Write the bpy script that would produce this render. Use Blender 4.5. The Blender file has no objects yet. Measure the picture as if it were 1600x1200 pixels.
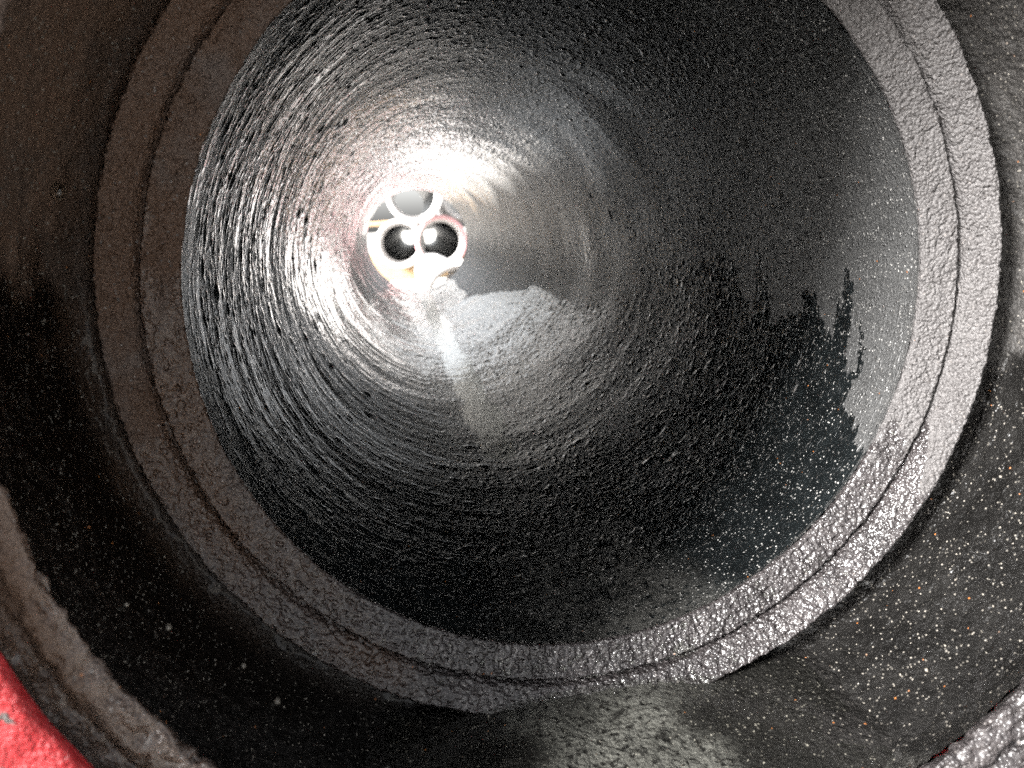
import bpy, math, random
import numpy as np

# ---------------------------------------------------------------- camera, sky, sun, exposure
R = 0.2                                    # bore radius of the pipe, metres; pipe axis = +Y, shoulder at y = 0
scene = bpy.context.scene
col = scene.collection

def camera_basis(yaw, pitch, roll):
    f = np.array([math.sin(yaw)*math.cos(pitch), math.cos(yaw)*math.cos(pitch), -math.sin(pitch)])
    r = np.cross(f, [0, 0, 1]); r /= np.linalg.norm(r); u = np.cross(r, f)
    c, s = math.cos(roll), math.sin(roll)
    return c*r + s*u, -s*r + c*u, f

CAM = np.array([-0.09328, -0.40050, 0.04246])
rx, ux, fx = camera_basis(0.13728, 0.20570, -0.06473)
cam_data = bpy.data.cameras.new('camera')
cam_data.sensor_width = 36.0
cam_data.lens = 36.0*1200/1600
cam_data.clip_start = 0.01
cam_data.clip_end = 3000
cam_data.dof.use_dof = True
cam_data.dof.focus_distance = 0.52
cam_data.dof.aperture_fstop = (cam_data.lens/1000)/0.0026
cam = bpy.data.objects.new('camera', cam_data)
from mathutils import Matrix, Vector
M = Matrix(((rx[0], ux[0], -fx[0], CAM[0]), (rx[1], ux[1], -fx[1], CAM[1]), (rx[2], ux[2], -fx[2], CAM[2]), (0, 0, 0, 1)))
cam.matrix_world = M
col.objects.link(cam)
scene.camera = cam

SUN_AZ = math.radians(-120)                # sun stands to the left, a little behind the camera
SUN_EL = math.radians(25)
sun_dir = Vector((math.sin(SUN_AZ)*math.cos(SUN_EL), math.cos(SUN_AZ)*math.cos(SUN_EL), math.sin(SUN_EL)))
world = bpy.data.worlds.new('World'); scene.world = world; world.use_nodes = True
wn = world.node_tree.nodes; wl = world.node_tree.links
bg = wn['Background']
sky = wn.new('ShaderNodeTexSky'); sky.sky_type = 'NISHITA'; sky.sun_disc = False
sky.sun_elevation = SUN_EL; sky.sun_rotation = SUN_AZ
sky.dust_density = 4.0; sky.air_density = 1.0; sky.ozone_density = 1.0
hs = wn.new('ShaderNodeHueSaturation'); hs.inputs['Saturation'].default_value = 0.15
wl.new(sky.outputs['Color'], hs.inputs['Color']); wl.new(hs.outputs['Color'], bg.inputs['Color'])
bg.inputs['Strength'].default_value = 0.10
sd = bpy.data.lights.new('sun', 'SUN'); sd.energy = 5.0; sd.angle = math.radians(16); sd.color = (1.0, 0.985, 0.965)
sun = bpy.data.objects.new('sun', sd); sun.rotation_euler = sun_dir.to_track_quat('Z', 'Y').to_euler()
col.objects.link(sun)
vs = scene.view_settings
vs.view_transform = 'Standard'; vs.look = 'None'; vs.gamma = 1.0; vs.use_curve_mapping = False
vs.exposure = 2.5
scene.cycles.max_bounces = 6; scene.cycles.glossy_bounces = 5; scene.cycles.diffuse_bounces = 3; scene.cycles.transparent_max_bounces = 12
scene.cycles.sample_clamp_indirect = 12.0
scene.cycles.use_denoising = False
scene.cycles.use_adaptive_sampling = True; scene.cycles.adaptive_threshold = 0.025; scene.cycles.adaptive_min_samples = 24

# ---------------------------------------------------------------- helpers
rng = np.random.default_rng(7)
random.seed(7)

def tag(o, label=None, cat=None, group=None, kind=None):
    if label: o['label'] = label
    if cat: o['category'] = cat
    if group: o['group'] = group
    if kind: o['kind'] = kind
    return o

def empty(name, loc, parent=None):
    o = bpy.data.objects.new(name, None); o.location = loc; o.empty_display_size = 0.05
    col.objects.link(o); o.parent = parent
    return o

def link_mesh(name, me, mat, parent=None, smooth=True):
    me.materials.append(mat)
    if smooth: me.polygons.foreach_set('use_smooth', np.ones(len(me.polygons), bool))
    o = bpy.data.objects.new(name, me); col.objects.link(o); o.parent = parent
    return o

def mesh_from_arrays(name, V, Q, attrs=None):
    me = bpy.data.meshes.new(name)
    nv, nq, k = len(V), len(Q), Q.shape[1]
    me.vertices.add(nv); me.vertices.foreach_set('co', V.astype(np.float32).ravel())
    me.loops.add(nq*k); me.loops.foreach_set('vertex_index', Q.astype(np.int32).ravel())
    me.polygons.add(nq); me.polygons.foreach_set('loop_start', np.arange(0, nq*k, k, dtype=np.int32))
    for key, a in (attrs or {}).items():
        at = me.attributes.new(key, 'FLOAT', 'POINT'); at.data.foreach_set('value', a.astype(np.float32).ravel())
    me.update(calc_edges=True); me.validate()
    return me

def grid_faces(n_rows, n_cols, wrap):
    i = np.arange(n_rows-1)[:, None]; j = np.arange(n_cols if wrap else n_cols-1)[None, :]
    j2 = (j+1) % n_cols
    a = i*n_cols+j; b = i*n_cols+j2; c = (i+1)*n_cols+j2; d = (i+1)*n_cols+j
    return np.stack([a, b, c, d], -1).reshape(-1, 4)

def resample(profile, n):
    P = np.array(profile, float); s = np.r_[0, np.cumsum(np.hypot(*np.diff(P, axis=0).T))]
    t = np.linspace(0, s[-1], n)
    return np.stack([np.interp(t, s, P[:, 0]), np.interp(t, s, P[:, 1])], -1), t

def round_profile(P, it=2):
    P = np.array(P, float)
    for _ in range(it):                      # Chaikin corner cutting, ends kept
        a = P[:-1]*.75+P[1:]*.25; b = P[:-1]*.25+P[1:]*.75
        P = np.vstack([P[:1], np.stack([a, b], 1).reshape(-1, 2), P[-1:]])
    return P

def field(n_a, n_b, sa, sb, seed):
    """periodic Gaussian noise, unit variance; sa, sb = correlation lengths in cells"""
    r = np.random.default_rng(seed)
    fa = np.fft.fftfreq(n_a)[:, None]; fb = np.fft.rfftfreq(n_b)[None, :]
    H = np.exp(-2*np.pi**2*((fa*sa)**2+(fb*sb)**2))
    g = np.fft.irfft2(np.fft.rfft2(r.standard_normal((n_a, n_b)))*H, s=(n_a, n_b))
    return g/g.std()

def lathe(prof, n_th, disp, inward=-1.0):
    """prof (n,2) of (r, y); disp (n, n_th) along the visible-side normal; theta from the bottom towards +X"""
    th = np.linspace(-np.pi, np.pi, n_th, endpoint=False)
    T = np.gradient(prof, axis=0); T /= np.maximum(np.hypot(T[:, 0], T[:, 1]), 1e-9)[:, None]
    N = np.stack([-T[:, 1], T[:, 0]], -1)*inward
    r = prof[:, :1]+N[:, :1]*disp; y = prof[:, 1:]+N[:, 1:]*disp
    return np.stack([r*np.sin(th), y, -r*np.cos(th)], -1).reshape(-1, 3), th

def sstep(a, b, x):
    t = np.clip((x-a)/(b-a), 0, 1); return t*t*(3-2*t)

# ---------------------------------------------------------------- materials
class NT:
    def __init__(self, name):
        self.m = bpy.data.materials.new(name); self.m.use_nodes = True
        self.n = self.m.node_tree.nodes; self.l = self.m.node_tree.links
        self.b = self.n['Principled BSDF']; self.out = self.n['Material Output']
        self.tc = self.n.new('ShaderNodeTexCoord')
    def attr(self, name):
        a = self.n.new('ShaderNodeAttribute'); a.attribute_name = name; return a.outputs['Fac']
    def vec(self, scale):
        mp = self.n.new('ShaderNodeMapping'); mp.inputs['Scale'].default_value = scale
        self.l.new(self.tc.outputs['Object'], mp.inputs['Vector']); return mp.outputs['Vector']
    def noise(self, scale, detail=3, rough=.55, vec=None, out='Fac'):
        t = self.n.new('ShaderNodeTexNoise'); t.inputs['Scale'].default_value = scale
        t.inputs['Detail'].default_value = detail; t.inputs['Roughness'].default_value = rough
        self.l.new(vec or self.tc.outputs['Object'], t.inputs['Vector']); return t.outputs[out]
    def voronoi(self, scale, out='Distance', vec=None):
        t = self.n.new('ShaderNodeTexVoronoi'); t.inputs['Scale'].default_value = scale
        self.l.new(vec or self.tc.outputs['Object'], t.inputs['Vector']); return t.outputs[out]
    def ramp(self, x, a, b, lo=0., hi=1.):
        t = self.n.new('ShaderNodeMapRange'); t.interpolation_type = 'SMOOTHSTEP'
        for k, v in (('From Min', a), ('From Max', b), ('To Min', lo), ('To Max', hi)): t.inputs[k].default_value = v
        self.l.new(x, t.inputs['Value']); return t.outputs['Result']
    def math(self, op, a, b):
        t = self.n.new('ShaderNodeMath'); t.operation = op
        for i, v in enumerate((a, b)):
            if isinstance(v, (int, float)): t.inputs[i].default_value = v
            else: self.l.new(v, t.inputs[i])
        return t.outputs[0]
    def mix(self, fac, a, b):
        t = self.n.new('ShaderNodeMix'); t.data_type = 'RGBA'
        if isinstance(fac, (int, float)): t.inputs[0].default_value = fac
        else: self.l.new(fac, t.inputs[0])
        for i, v in ((6, a), (7, b)):
            if isinstance(v, tuple): t.inputs[i].default_value = (*v, 1)
            else: self.l.new(v, t.inputs[i])
        return t.outputs[2]
    def bump(self, h, strength, dist, prev=None):
        t = self.n.new('ShaderNodeBump'); t.inputs['Strength'].default_value = strength; t.inputs['Distance'].default_value = dist
        self.l.new(h, t.inputs['Height'])
        if prev is not None: self.l.new(prev, t.inputs['Normal'])
        return t.outputs['Normal']
    def set(self, key, v):
        s = self.b.inputs[key]
        if isinstance(v, tuple): s.default_value = (*v, 1) if len(v) == 3 else v
        elif isinstance(v, (int, float)): s.default_value = v
        else: self.l.new(v, s)

def coating(name, dry, dry2, wet, rough_dry=.62, rough_wet=.16, speck=.0, speck_col=(.5, .48, .45), grain=700, bump_d=.0006, silt=(.068, .066, .061), coat=1.0, pebble=420, peb_d=.0006, spec_dry=.5, spec_wet=.5, scratch=0., bounce_tint=(.05, .031, .021), wet_bounce_tint=.08, sparse=False):
    t = NT(name)
    w = t.attr('wet'); s = t.attr('silt')
    blot = t.ramp(t.noise(38, 3, .6), .35, .68)
    fine = t.noise(grain, 2, .6)
    peb = t.voronoi(pebble)
    dcol = t.mix(blot, dry, dry2)
    dcol = t.mix(t.ramp(fine, .38, .7), dcol, tuple(min(1, c*1.7) for c in dry))
    if bounce_tint: dcol = t.mix(t.math('MULTIPLY', t.attr('bounce_tint'), t.ramp(t.noise(26, 3), .2, .6, .45, 1)), dcol, bounce_tint)  # brown tint: warm bounced light painted into the dry colour
    wcol = t.mix(blot, wet, tuple(c*1.7 for c in wet))
    if bounce_tint: wcol = t.mix(t.attr('bounce_tint'), wcol, tuple(c_*wet_bounce_tint for c_ in bounce_tint))  # same painted bounce light, scaled for the wet colour
    c = t.mix(w, dcol, wcol)
    # loose mineral grains caught in the coating
    dist = t.voronoi(620); sep = t.n.new('ShaderNodeSeparateColor'); t.l.new(dist.node.outputs['Color'], sep.inputs[0])
    on = t.math('MULTIPLY', t.ramp(sep.outputs[0], 1-speck-.002, 1-speck+.002), t.ramp(dist, .42, .28))
    pal = t.mix(t.ramp(sep.outputs[1], .984, .99), t.mix(sep.outputs[2], tuple(c_*.25 for c_ in speck_col), speck_col), (.16, .06, .018))
    c = t.mix(on, c, pal)
    # pale silt under the water, with black flakes
    if silt:
      flake = t.math('MULTIPLY', t.ramp(t.noise(230, 3, .65), .34, .50), t.ramp(t.noise(60, 3, .6), .28, .50))
      sc = t.mix(t.ramp(t.noise(30, 3), .35, .65), silt, tuple(c_*.6 for c_ in silt))
      c = t.mix(t.math('MULTIPLY', s, flake), c, sc)
    t.set('Base Color', c)
    t.set('Roughness', t.ramp(w, 0, 1, rough_dry, rough_wet))
    t.set('Specular IOR Level', t.ramp(w, 0, 1, spec_dry, spec_wet))
    if coat:
        t.set('Coat Weight', t.math('MULTIPLY', w, coat)); t.set('Coat Roughness', .05); t.set('Coat IOR', 1.34)
    if sparse:                                   # smooth film with separate beads standing on it
        sp = t.n.new('ShaderNodeSeparateColor'); t.l.new(peb.node.outputs['Color'], sp.inputs[0])
        bead = t.math('MULTIPLY', t.ramp(peb, .48, .05), t.ramp(sp.outputs[0], .35, 1.0))
        nb = t.bump(fine, .22, bump_d)
        nb = t.bump(t.math('MULTIPLY', bead, t.attr('relief')), .9, peb_d, nb)
    else:
        nb = t.bump(fine, .55, bump_d)
        nb = t.bump(peb, .8, -peb_d, nb)
    if scratch: nb = t.bump(t.math('MULTIPLY', t.ramp(t.noise(120, 2, .5, t.vec((1, 3.6, 1))), .52, .72), t.attr('relief')), .8, scratch, nb)
    t.set('Normal', nb)
    return t.m

def clear_water(name, ripple=.0, scale=60, tint=(.96, .97, .95)):
    t = NT(name)
    tr = t.n.new('ShaderNodeBsdfTransparent'); tr.inputs[0].default_value = (*tint, 1)
    gl = t.n.new('ShaderNodeBsdfGlossy'); gl.inputs['Roughness'].default_value = .03; gl.inputs['Color'].default_value = (1, 1, 1, 1)
    fr = t.n.new('ShaderNodeFresnel'); fr.inputs['IOR'].default_value = 1.33
    geo = t.n.new('ShaderNodeNewGeometry')          # same reflectance from above and below the surface
    t.l.new(t.ramp(geo.outputs['Backfacing'], 0, 1, 1.33, 1/1.33), fr.inputs['IOR'])
    mx = t.n.new('ShaderNodeMixShader')
    if ripple:
        nb = t.bump(t.noise(scale, 3, .5, t.vec((1, 1.6, 1))), 1.0, ripple)
        t.l.new(nb, gl.inputs['Normal']); t.l.new(nb, fr.inputs['Normal'])
    t.l.new(fr.outputs[0], mx.inputs[0]); t.l.new(tr.outputs[0], mx.inputs[1]); t.l.new(gl.outputs[0], mx.inputs[2])
    t.l.new(mx.outputs[0], t.out.inputs['Surface'])
    return t.m

m_bore = coating('black_bore_coating', (.030, .030, .0298), (.022, .022, .0218), (.0030, .0036, .0038), speck=.16, speck_col=(.24, .235, .225), rough_dry=.36, rough_wet=.22, spec_dry=.35, spec_wet=.08, coat=.85, grain=800, pebble=430, peb_d=.0010, scratch=.0005, sparse=True, bounce_tint=None)
m_ring = coating('shoulder_coating', (.044, .0415, .041), (.033, .0305, .030), (.0165, .0145, .0145), speck=.08, speck_col=(.11, .10, .095), rough_dry=.6, rough_wet=.26, spec_wet=.25, spec_dry=.22, grain=900, bump_d=.0004, pebble=560, peb_d=.0015, silt=None, wet_bounce_tint=.95, coat=.75, bounce_tint=(.043, .0255, .0170))
m_socket = coating('socket_coating', (.017, .0158, .0148), (.012, .0112, .0105), (.0042, .0040, .0038), speck=.16, speck_col=(.13, .12, .105), rough_dry=.65, rough_wet=.28, spec_wet=.2, spec_dry=.25, grain=600, peb_d=.0008)
m_water = clear_water('still_water', .0002, 50)
m_stream = clear_water('trickle_water', .00012, 120)
m_drop = clear_water('water_drop')

t = NT('red_paint')
chip = t.ramp(t.noise(120, 4, .65), .60, .66)
t.set('Base Color', t.mix(chip, t.mix(t.ramp(t.noise(25, 3), .35, .7), (.105, .0008, .0018), (.15, .002, .004)), (.03, .026, .024)))
t.set('Roughness', .55); t.set('Specular IOR Level', .22)
t.set('Normal', t.bump(t.noise(240, 3, .7), 1.0, .003)); m_red = t.m

t = NT('outside_paint')
t.set('Base Color', t.mix(t.ramp(t.noise(12, 4), .35, .7), (.40, .03, .03), (.30, .022, .024))); t.set('Roughness', .45)
t.set('Normal', t.bump(t.noise(90, 3), .5, .001)); m_out = t.m

t = NT('yard_ground')
t.set('Base Color', t.mix(t.ramp(t.noise(3, 5), .35, .7), (.40, .385, .36), (.32, .305, .28)))
t.set('Roughness', .85); t.set('Normal', t.bump(t.noise(40, 4), .6, .01)); m_ground = t.m

t = NT('sawn_timber')
g = t.noise(9, 4, .6, t.vec((1, 14, 14)))
t.set('Base Color', t.mix(t.ramp(g, .3, .7), (.36, .25, .14), (.24, .155, .08))); t.set('Roughness', .75)
t.set('Normal', t.bump(g, .5, .004)); m_timber = t.m

t = NT('far_pipe_lining')
t.set('Base Color', t.mix(t.ramp(t.noise(20, 4), .35, .7), (.006, .006, .006), (.010, .0098, .0095))); t.set('Roughness', .3); t.set('Specular IOR Level', .12)
t.set('Normal', t.bump(t.noise(60, 3), .4, .001)); m_far_bore = t.m
t = NT('pale_socket_paint')
t.set('Base Color', t.mix(t.ramp(t.noise(20, 4), .35, .7), (.50, .48, .47), (.38, .37, .36))); t.set('Roughness', .5); m_far_socket = t.m
t = NT('grey_lining')
t.set('Base Color', t.mix(t.ramp(t.noise(20, 4), .35, .7), (.035, .035, .036), (.06, .06, .06))); t.set('Roughness', .5); m_grey_lining = t.m
t = NT('far_red_paint')
t.set('Base Color', t.mix(t.ramp(t.noise(14, 3), .35, .7), (.60, .34, .34), (.5, .27, .28))); t.set('Roughness', .4); m_far_red = t.m

# ---------------------------------------------------------------- the ground
GROUND = -0.52
me = mesh_from_arrays('ground', np.array([(-900, -900, GROUND), (900, -900, GROUND), (900, 900, GROUND), (-900, 900, GROUND)], float), np.array([[0, 1, 2, 3]]))
tag(link_mesh('ground', me, m_ground, smooth=False), kind='structure')

# ---------------------------------------------------------------- the big pipe we look into
L = 2.818
pipe = tag(empty('cast_pipe', (0, 0, 0)), 'black wet cast pipe with grooved shoulder ring and red painted rim, looked into', 'pipe')

# wet / dry edges on the bore: (degrees from the bottom, metres down the pipe)
EDGE = [(36.1, 2.413), (36.0, 1.93), (48.3, 1.626), (61.2, 1.177), (63.1, 0.88), (61.2, 0.731), (68.9, 0.659), (71.2, 0.573), (79.4, 0.512), (85.0, 0.427), (87.1, 0.336), (88.1, 0.294), (86.3, 0.264), (79.5, 0.236), (76.3, 0.209), (90.9, 0.212), (84.3, 0.19), (74.5, 0.169), (77.9, 0.161), (78.7, 0.142), (80.1, 0.128), (84.4, 0.13), (84.0, 0.113), (80.1, 0.106), (77.2, 0.095), (76.6, 0.084), (84.8, 0.088), (79.9, 0.08), (91.6, 0.077), (86.7, 0.07), (78.2, 0.067), (74.2, 0.065), (70.6, 0.057), (71.0, 0.048), (82.1, 0.058), (75.5, 0.048), (74.7, 0.044), (71.7, 0.044), (66.8, 0.049), (64.8, 0.048), (63.1, 0.033), (60.9, 0.022), (59.0, 0.019), (58.8, 0.01), (58.6, -0.02), (175, -.02), (175, 3.0), (36.1, 3.0)]
LEFT = [(-72.9, 1.281), (-54.7, 1.405), (-53.9, 1.803), (-38.9, 2.302), (-38.0, 2.9), (-100, 2.9), (-100, 1.9)]

def inside(poly, x, y):
    res = np.zeros(x.shape, bool); n = len(poly)
    for i in range(n):
        x1, y1 = poly[i]; x2, y2 = poly[(i+1) % n]
        if y1 == y2: continue
        c = (y1 > y) != (y2 > y)
        res ^= c & (x < (x2-x1)*(y-y1)/(y2-y1)+x1)
    return res

NTH, NY = 1600, 2048
CELL = 2*math.pi*R/NTH                      # 0.79 mm
F_grain = field(NTH, NY, 1.5, 1.3, 1)
F_fine = field(NTH, NY, 1.0, .9, 2)
F_streak = field(NTH, NY, 5, 1.4, 3)
F_ripple = field(NTH, NY, 22, 7, 4)
F_big = field(NTH, NY, 50, 45, 5)
def sample(Fd, y):
    j = (np.round(y/CELL).astype(int)) % NY
    return Fd[:, j].T                       # (rows, NTH)

# bore: rows even in the picture
n_rows = 560
u = np.linspace(0, 1, n_rows); d0, d1 = .4, .4+L
dd = (d0**-.75*(1-u)+d1**-.75*u)**(-1/.75)
yb = dd-.4+.0025
rb = np.where(yb < .008, 1.003+.009*sstep(.0025, .008, yb), 1.012)*R
prof = np.stack([rb, yb], -1)
th = np.linspace(-np.pi, np.pi, NTH, endpoint=False); deg = np.degrees(th)[None, :]
YY = np.repeat(yb[:, None], NTH, 1); DEG = np.repeat(deg, n_rows, 0)
wob = 1.2*sample(F_big, yb)*sstep(0, .3, YY)+.5*sample(F_streak, yb)
dry = inside(EDGE, DEG+wob, YY+.0015*sample(F_grain, yb)).astype(float)
dry *= 1-.45*sstep(.22, .40, YY)*sstep(1.0, .75, YY)*sstep(112, 90, DEG+5*sample(F_big, yb))
dry *= 1-.75*sstep(115, 150, DEG+6*sample(F_big, yb))
dry = np.maximum(dry, .8*inside(LEFT, DEG+wob, YY))
# small dry islands and wet runs
isl = sstep(1.7, 1.9, sample(F_big, yb)+.35*sample(F_grain, yb))*(np.abs(DEG-70) < 40)
wetv = np.clip(1-np.maximum(dry, .7*isl), 0, 1)
left = sstep(20, -40, DEG)*sstep(-175, -120, DEG)
g = sample(F_grain, yb)
amp = (.00012+.00013*wetv)*(1-.5*left)
h = 1.5*amp*np.maximum(g-.5, 0)+.00002*sample(F_fine, yb)
h += (.00003+.00024*left)*np.maximum(sample(F_streak, yb)-.5, 0)*wetv
h += (.00003+(.00004+.00014*left)*wetv)*sample(F_ripple, yb)+.0005*sample(F_big, yb)
h *= sstep(0.0, .012+.05*left, YY)*.85+.15
# blisters and pits
r = random.Random(3)
pits = [(r.uniform(-140, 120), r.uniform(.05, 1.6), r.uniform(.002, .0055), r.choice((1, 1, -1))) for _ in range(170)]
pits += [(-96+r.uniform(-5, 5), .5+.09*k, r.uniform(.003, .007), 1) for k in range(8)]
pits += [(-137+r.uniform(-3, 3), .42+r.uniform(-.03, .05), .004, 1) for k in range(7)]
for a, y0, rad, s in pits:
    i0, i1 = np.searchsorted(yb, (y0-2.2*rad, y0+2.2*rad))
    if i1 <= i0: continue
    jc = int((a+180)/360*NTH); jw = int(3.2*rad/CELL)+1
    jj = np.arange(jc-jw, jc+jw+1) % NTH
    q = (((np.arange(-jw, jw+1)*CELL)/(1.3*rad))[None, :]**2+((yb[i0:i1]-y0)/rad)[:, None]**2)
    h[i0:i1][:, jj] += s*.30*rad*np.exp(-q*1.6)
h += .00028*sstep(.5, 1.1, YY)*wetv*g*(1-left)
siltv = sstep(22, 5, np.abs(DEG-3+5*sample(F_big, yb)))*sstep(.26, .06, YY)*.55
V, _ = lathe(prof, NTH, h, inward=1.0)
bore_me = mesh_from_arrays('bore', V, grid_faces(n_rows, NTH, True), {'wet': wetv, 'silt': siltv, 'relief': 1-.85*left*sstep(.10, .015, YY)})
tag(link_mesh('bore', bore_me, m_bore, pipe), 'glossy black pebbled bore wall running back to the light')

# shoulder ring: inner band, groove, outer band
N2 = 2000
RING = round_profile([(1.003, .0125), (1.000, .004), (1.002, -.006), (1.020, -.014), (1.074, -.040), (1.082, -.043), (1.085, -.038), (1.088, -.022), (1.097, -.026), (1.100, -.047), (1.104, -.056), (1.154, -.099), (1.162, -.104), (1.168, -.098), (1.174, -.070), (1.182, -.040)], 2)*R
prof, s = resample(RING, 110)
cell2 = 2*math.pi*1.08*R/N2
A = field(110, N2, 1.25, 1.25, 11); B = field(110, N2, .9, .9, 12); Cc = field(110, N2, 9, 30, 13); D = field(110, N2, 4, 6, 14)
DEG = np.repeat((np.linspace(-180, 180, N2, endpoint=False))[None, :], 110, 0)
rr = prof[:, :1]/R
inner = rr < 1.09
lim_l = np.where(inner, 99, 78)+4*Cc+2*D; lim_r = np.where(inner, 61, 66)+3*Cc+2*D
wet2 = np.where(DEG < 0, sstep(lim_l+1.0, lim_l-1.0, -DEG), sstep(lim_r+1., lim_r-1., DEG))
wet2 *= np.where(DEG < 0, .55+.45*sstep(75, 35, -DEG), 1)
h = (.00026+.00014*wet2)*np.maximum(A, -.9)+.00008*B+.0004*Cc*.6+.00018*D
h += .00016*np.maximum(A, -.9)*sstep(10, -20, DEG)
h *= .55+.45*sstep(1.0, 1.012, rr)
for k in range(46):                          # runs of water down the inner band
    a = r.gauss(6, 16); w0 = r.uniform(.15, .35)
    h += np.exp(-((DEG-a-.6*Cc)/w0)**2)*.0005*((rr > 1.004) & (rr < 1.075))
V, _ = lathe(prof, N2, h, inward=1.0)
ring_silt = sstep(14, 4, np.abs(DEG-2))*sstep(1.08, 1.09, rr)*sstep(1.115, 1.10, rr)
ring_me = mesh_from_arrays('shoulder_ring', V, grid_faces(110, N2, True)[:, ::-1], {'wet': wet2, 'silt': ring_silt, 'bounce_tint': sstep(-30, -80, DEG+8*Cc)*sstep(-178, -150, DEG)})  # last mask paints warm bounce light on the left of the ring
tag(link_mesh('shoulder_ring', ring_me, m_ring, pipe), 'grey brown pebbled shoulder ring with a groove round the bore')

# socket wall behind the shoulder, then the bead at the mouth
N3 = 1400
SOCK = round_profile([(1.182, -.040), (1.191, .012), (1.230, .030), (1.272, -.005), (1.288, -.10), (1.288, -.30), (1.278, -.46), (1.245, -.57), (1.185, -.640)], 2)*R
nr = 130
prof, s = resample(SOCK, nr)
A = field(nr, N3, 1.6, 1.5, 21); Cc = field(nr, N3, 14, 26, 23); D = field(nr, N3, 4, 5, 24)
DEG = np.repeat((np.linspace(-180, 180, N3, endpoint=False))[None, :], nr, 0)
lim_l = 97+3*Cc+1.5*D; lim_r = 77+3*Cc+1.5*D
wet3 = np.where(DEG < 0, sstep(lim_l+7, lim_l-5, -DEG+4*D), sstep(lim_r+1.5, lim_r-1.5, DEG))
wet3 *= .3+.7*sstep(14, 34, np.arange(nr))[:, None]
h = .00036*np.maximum(A, -.8)+.0005*Cc+.00025*D
V, _ = lathe(prof, N3, h, inward=1.0)
silt3 = sstep(30, 14, np.abs(DEG-1+5*Cc))
sock_me = mesh_from_arrays('socket_wall', V, grid_faces(nr, N3, True)[:, ::-1], {'wet': wet3, 'silt': silt3, 'bounce_tint': sstep(-30, -80, DEG+8*Cc)*sstep(-178, -150, DEG)})  # left side gets the painted warm bounce tint too
tag(link_mesh('socket_wall', sock_me, m_socket, pipe), 'dark gritty wall of the socket with pale silt at its bottom')

BEAD = round_profile([(1.185, -.640), (1.150, -.678), (1.140, -.690), (1.143, -.704), (1.180, -.716), (1.196, -.718), (1.212, -.706), (1.226, -.712), (1.228, -.745), (1.215, -.785)], 2)*R
nr = 60
prof, s = resample(BEAD, nr)
A = field(nr, N3, 1.8, 1.8, 31); Cc = field(nr, N3, 8, 30, 33)
DEG = np.repeat((np.linspace(-180, 180, N3, endpoint=False))[None, :], nr, 0)
wet4 = sstep(95, 70, np.abs(DEG+8*Cc-10))
V, _ = lathe(prof, N3, .00085*np.maximum(A, -.8)+.0006*Cc, inward=1.0)
bead_me = mesh_from_arrays('mouth_bead', V, grid_faces(nr, N3, True)[:, ::-1], {'wet': wet4, 'silt': wet4*0, 'bounce_tint': sstep(-30, -80, DEG+8*Cc)})  # bead's left side browned by the painted bounce light
link_mesh('mouth_bead', bead_me, m_ring, pipe)

RIM = round_profile([(1.215, -.785), (1.219, -.794), (1.24, -.80), (1.34, -.797), (1.375, -.785), (1.385, -.75)], 2)*R
nr = 40
prof, s = resample(RIM, nr)
A = field(nr, 900, 2, 2, 41); Cc = field(nr, 900, 6, 20, 42)
V, _ = lathe(prof, 900, .0003*A+.0006*Cc, inward=1.0)
rim_me = mesh_from_arrays('painted_rim', V, grid_faces(nr, 900, True)[:, ::-1])
tag(link_mesh('painted_rim', rim_me, m_red, pipe), 'bright red painted rim at the lower left')

OUT = round_profile([(1.385, -.75), (1.385, -.25), (1.33, -.02), (1.18, .22), (1.13, .35), (1.13, .6)], 2)
OUT = np.vstack([OUT, [(1.13, L/R-.01), (1.12, L/R), (1.02, L/R+.001), (1.012, L/R)]])*R
V, _ = lathe(OUT, 128, np.zeros((len(OUT), 128)))
link_mesh('barrel', mesh_from_arrays('barrel', V, grid_faces(len(OUT), 128, True)[:, ::-1]), m_out, pipe)

# ---------------------------------------------------------------- water lying in the pipe
def water_sheet(name, x0, x1, y0, y1, z, nx, ny, ripple, mat, lip=None, fall=0., thin=0.):
    xs = np.linspace(x0, x1, nx); ys = np.linspace(y0, y1, ny)
    X, Y = np.meshgrid(xs, ys)
    Z = z+ripple*field(ny, nx, 1.6, 3, 77)
    if thin: Z = Z-thin*sstep(.55, .30, Y)                          # the trickle runs thin towards the mouth
    if lip is not None: Z = Z-fall*sstep(lip+.025, lip-.01, Y)      # the puddle's rounded front edge
    me = mesh_from_arrays(name, np.stack([X, Y, Z], -1).reshape(-1, 3), grid_faces(ny, nx, False))
    return link_mesh(name, me, mat)
tag(water_sheet('water', -.033, .033, .30, L-.02, -1.012*R+.0013, 60, 700, .00006, m_stream, None, 0., .0016), 'thin trickle of water shining along the bottom of the bore', kind='structure')
tag(water_sheet('water', -.123, .123, -.70*R, -.055*R, -1.1045*R, 60, 50, .00003, m_water, -.665*R, .050*R), 'shallow clear puddle at the bottom of the socket', kind='structure')

# silt settled under the puddle: pale in the middle, black and gritty to the sides
nx_, ny_ = 260, 150
X, Y = np.meshgrid(np.linspace(-.66*R, .66*R, nx_), np.linspace(-.66*R, -.03*R, ny_))
n1 = field(ny_, nx_, 1.2, 1.2, 51); n2 = field(ny_, nx_, 12, 14, 52)
Z = -1.1165*R+.00030*np.maximum(n1, -.5)+.0008*n2+.006*np.maximum(np.abs(X)/R-.40, 0)-.05*R*sstep(-.50*R, -.64*R, Y)
pale = sstep(.32, .17, np.abs(X/R+.02)+.05*n2)
me = mesh_from_arrays('silt', np.stack([X, Y, Z], -1).reshape(-1, 3), grid_faces(ny_, nx_, False), {'wet': X*0+.8, 'silt': pale, 'bounce_tint': X*0})
tag(link_mesh('silt', me, m_socket), 'pale silt with black flakes settled at the bottom of the socket', kind='stuff')

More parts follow.
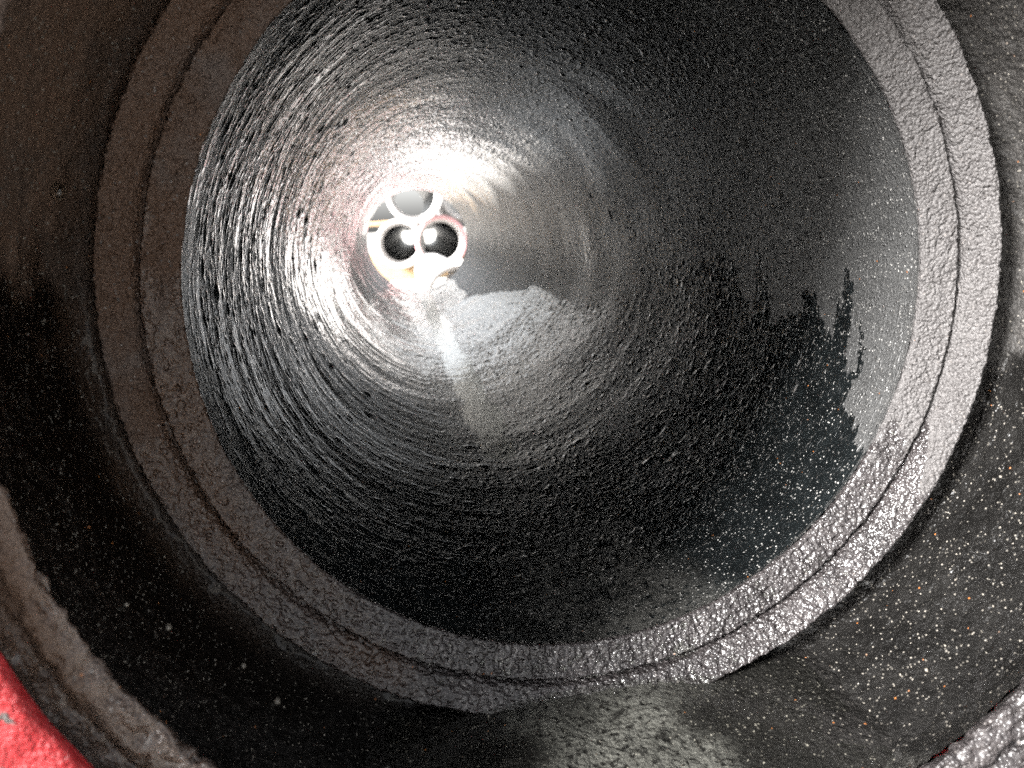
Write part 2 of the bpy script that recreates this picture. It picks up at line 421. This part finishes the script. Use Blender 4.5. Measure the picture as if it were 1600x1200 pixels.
# ---------------------------------------------------------------- drops and grit
def ico(sub):
    import bmesh
    b = bmesh.new(); bmesh.ops.create_icosphere(b, subdivisions=sub, radius=1.0)
    v = np.array([p.co[:] for p in b.verts]); f = np.array([[q.index for q in p.verts] for p in b.faces]); b.free()
    return v, f
def scatter(name, pts, rads, mat, sub, rough=0., flat=1.):
    v, f = ico(sub); Vs, Fs = [], []
    for k, (p, rad) in enumerate(zip(pts, rads)):
        vv = v*(1+rough*rng.standard_normal((len(v), 1)))*rad*np.array([1, 1, flat])
        Vs.append(vv+p); Fs.append(f+k*len(v))
    return link_mesh(name, mesh_from_arrays(name, np.vstack(Vs), np.vstack(Fs)), mat)
def ring_point(deg, r_, y_):
    a = math.radians(deg); return np.array([r_*R*math.sin(a), y_*R, -r_*R*math.cos(a)])
pts, rads = [], []
for k in range(300):
    a = r.gauss(8, 26)
    q = r.random()
    if q < .45: rr_, yy_ = r.uniform(1.088, 1.104), -.026
    elif q < .75:
        f_ = r.random(); rr_, yy_ = 1.01+.06*f_, -.012-.026*f_
    else:
        f_ = r.random(); rr_, yy_ = 1.112+.04*f_, -.062-.036*f_
    pts.append(ring_point(a, rr_, yy_)); rads.append(r.uniform(.0005, .0014))
for a_, r_, y_, q_ in ((13.5, 1.071, -.046, .0042), (15.2, 1.076, -.046, .002), (-28, 1.07, -.042, .0023), (-14.2, 1.066, -.042, .0022), (-42, 1.157, -.106, .003), (-106, 1.268, -.05, .004)):
    pts.append(ring_point(a_, r_, y_)); rads.append(q_)
tag(scatter('water_drops', pts, rads, m_drop, 2), 'small clear water drops clinging to the shoulder ring', kind='stuff')

t = NT('pale_grit'); t.set('Base Color', (.10, .09, .075)); t.set('Roughness', .4); m_grit = t.m
t = NT('rusty_grit'); t.set('Base Color', (.16, .055, .014)); t.set('Roughness', .5); m_rust = t.m
def grit_points(n, lo, hi):
    P, Q = [], []
    for k in range(n):
        y_ = r.uniform(-.58, -.03); r_ = np.interp(-y_, [.03, .1, .3, .48, .6], [1.24, 1.287, 1.287, 1.274, 1.235])
        P.append(ring_point(r.uniform(-75, 74), r_-.001, y_)); Q.append(r.uniform(lo, hi))
    return P, Q
P, Q = grit_points(240, .0003, .0007)
for a_, y_, q_ in ((-57.9, -.207, .0021), (-47.9, -.117, .0017), (-42.7, -.165, .0022), (-63.2, -.275, .0014), (63.7, -.170, .0010), (38.9, -.36, .0011)):
    P.append(ring_point(a_, 1.283, y_)); Q.append(q_)          # the few larger crumbs
tag(scatter('pale_grit', P, Q, m_grit, 1, .15), 'pale sand grains scattered over the dark socket wall', kind='stuff')
P, Q = grit_points(24, .0004, .0009)
tag(scatter('rusty_grit', P, Q, m_rust, 1, .15), 'rusty orange grains scattered over the dark socket wall', kind='stuff')

# ---------------------------------------------------------------- pipes stacked beyond the far end
def far_pipe(name, x, y, z, Rp, length, label, socket_mat, rim_mat, yaw=0., lining=None):
    o = tag(empty(name, (x, y, z)), label, 'pipe', 'pipes seen through the far end')
    o.rotation_euler = (0, 0, yaw)
    def part(nm, P, mat, it=2):
        P = round_profile(P, it)*Rp; P[:, 1] += .86*Rp
        V, _ = lathe(P, 96, np.zeros((len(P), 96)))
        return link_mesh(nm, mesh_from_arrays(nm, V, grid_faces(len(P), 96, True)[:, ::-1]), mat, o)
    Lr = length/Rp-.86
    part('bore', [(1.012, Lr), (1.012, .02)], lining or m_far_bore, 0)
    part('shoulder_ring', [(1.012, .02), (1.0, 0), (1.08, -.035), (1.09, -.012), (1.10, -.03), (1.16, -.10), (1.18, -.04)], socket_mat)
    part('socket_wall', [(1.18, -.04), (1.24, -.02), (1.285, -.1), (1.285, -.45), (1.16, -.68), (1.11, -.735), (1.17, -.78), (1.19, -.79), (1.168, -.845)], socket_mat)
    part('painted_rim', [(1.168, -.845), (1.20, -.862), (1.34, -.858), (1.385, -.80)], rim_mat)
    part('barrel', [(1.385, -.80), (1.385, -.25), (1.33, -.02), (1.15, .22), (1.075, .35), (1.075, Lr), (1.012, Lr)], socket_mat, 1)
    return o
far_pipe('stacked_pipe', -.030, 8.45, -.10, .200, 11.0, 'left dark opening of the pair beyond the far end of the bore', m_far_socket, m_far_socket, -.03)
far_pipe('stacked_pipe', .405, 8.05, -.10, .203, 11.0, 'right dark opening with pink rim of the pair beyond the far end', m_far_socket, m_far_red, -.03)
far_pipe('stacked_pipe', .145, 7.50, .385, .205, 3.0, 'upper pale pipe end cut off by the top of the bore', m_far_socket, m_far_socket)
far_pipe('stacked_pipe', .74, 8.40, .385, .205, 3.0, 'grey sliver of a pipe at the upper right of the far opening', m_far_socket, m_far_socket)
far_pipe('stacked_pipe', .21, 3.50, -.318, .145, 3.0, 'nearest white pipe end at the lower right of the far opening', m_far_socket, m_far_socket, 0., m_grey_lining)

def beam(name, x0, x1, y0, y1, z0, z1, label):
    import bmesh
    b = bmesh.new(); bmesh.ops.create_cube(b, size=1.0)
    for v in b.verts:
        v.co = ((x0+x1)/2+v.co.x*(x1-x0), (y0+y1)/2+v.co.y*(y1-y0), (z0+z1)/2+v.co.z*(z1-z0))
    bmesh.ops.bevel(b, geom=b.edges[:], offset=.006, segments=2, affect='EDGES')
    me = bpy.data.meshes.new(name); b.to_mesh(me); b.free()
    return tag(link_mesh(name, me, m_timber, smooth=False), label, 'timber', 'timber bearers under the pipes')
beam('timber_bearer', -.6, 1.3, 8.72, 8.92, GROUND, -.10-.203*1.075, 'tan timber bearer under the pair of dark pipe openings')
beam('timber_bearer', -.6, 1.3, 8.70, 8.90, -.10+.203*1.075, .385-.205*1.075, 'tan timber bearer between upper and lower far pipes')
beam('timber_bearer', -.6, 1.3, 12.7, 12.9, GROUND, -.10-.203*1.075, 'timber bearer deep under the back of the far stack')
beam('timber_bearer', -.6, 1.3, 10.2, 10.4, -.10+.203*1.075, .385-.205*1.075, 'timber bearer deep between the two far pipe layers')
beam('timber_bearer', -.4, .4, .25, .45, GROUND, -1.13*R, 'timber bearer under the near barrel of the big pipe')
beam('timber_bearer', -.4, .1, 2.35, 2.55, GROUND, -1.13*R, 'timber bearer under the far barrel of the big pipe')
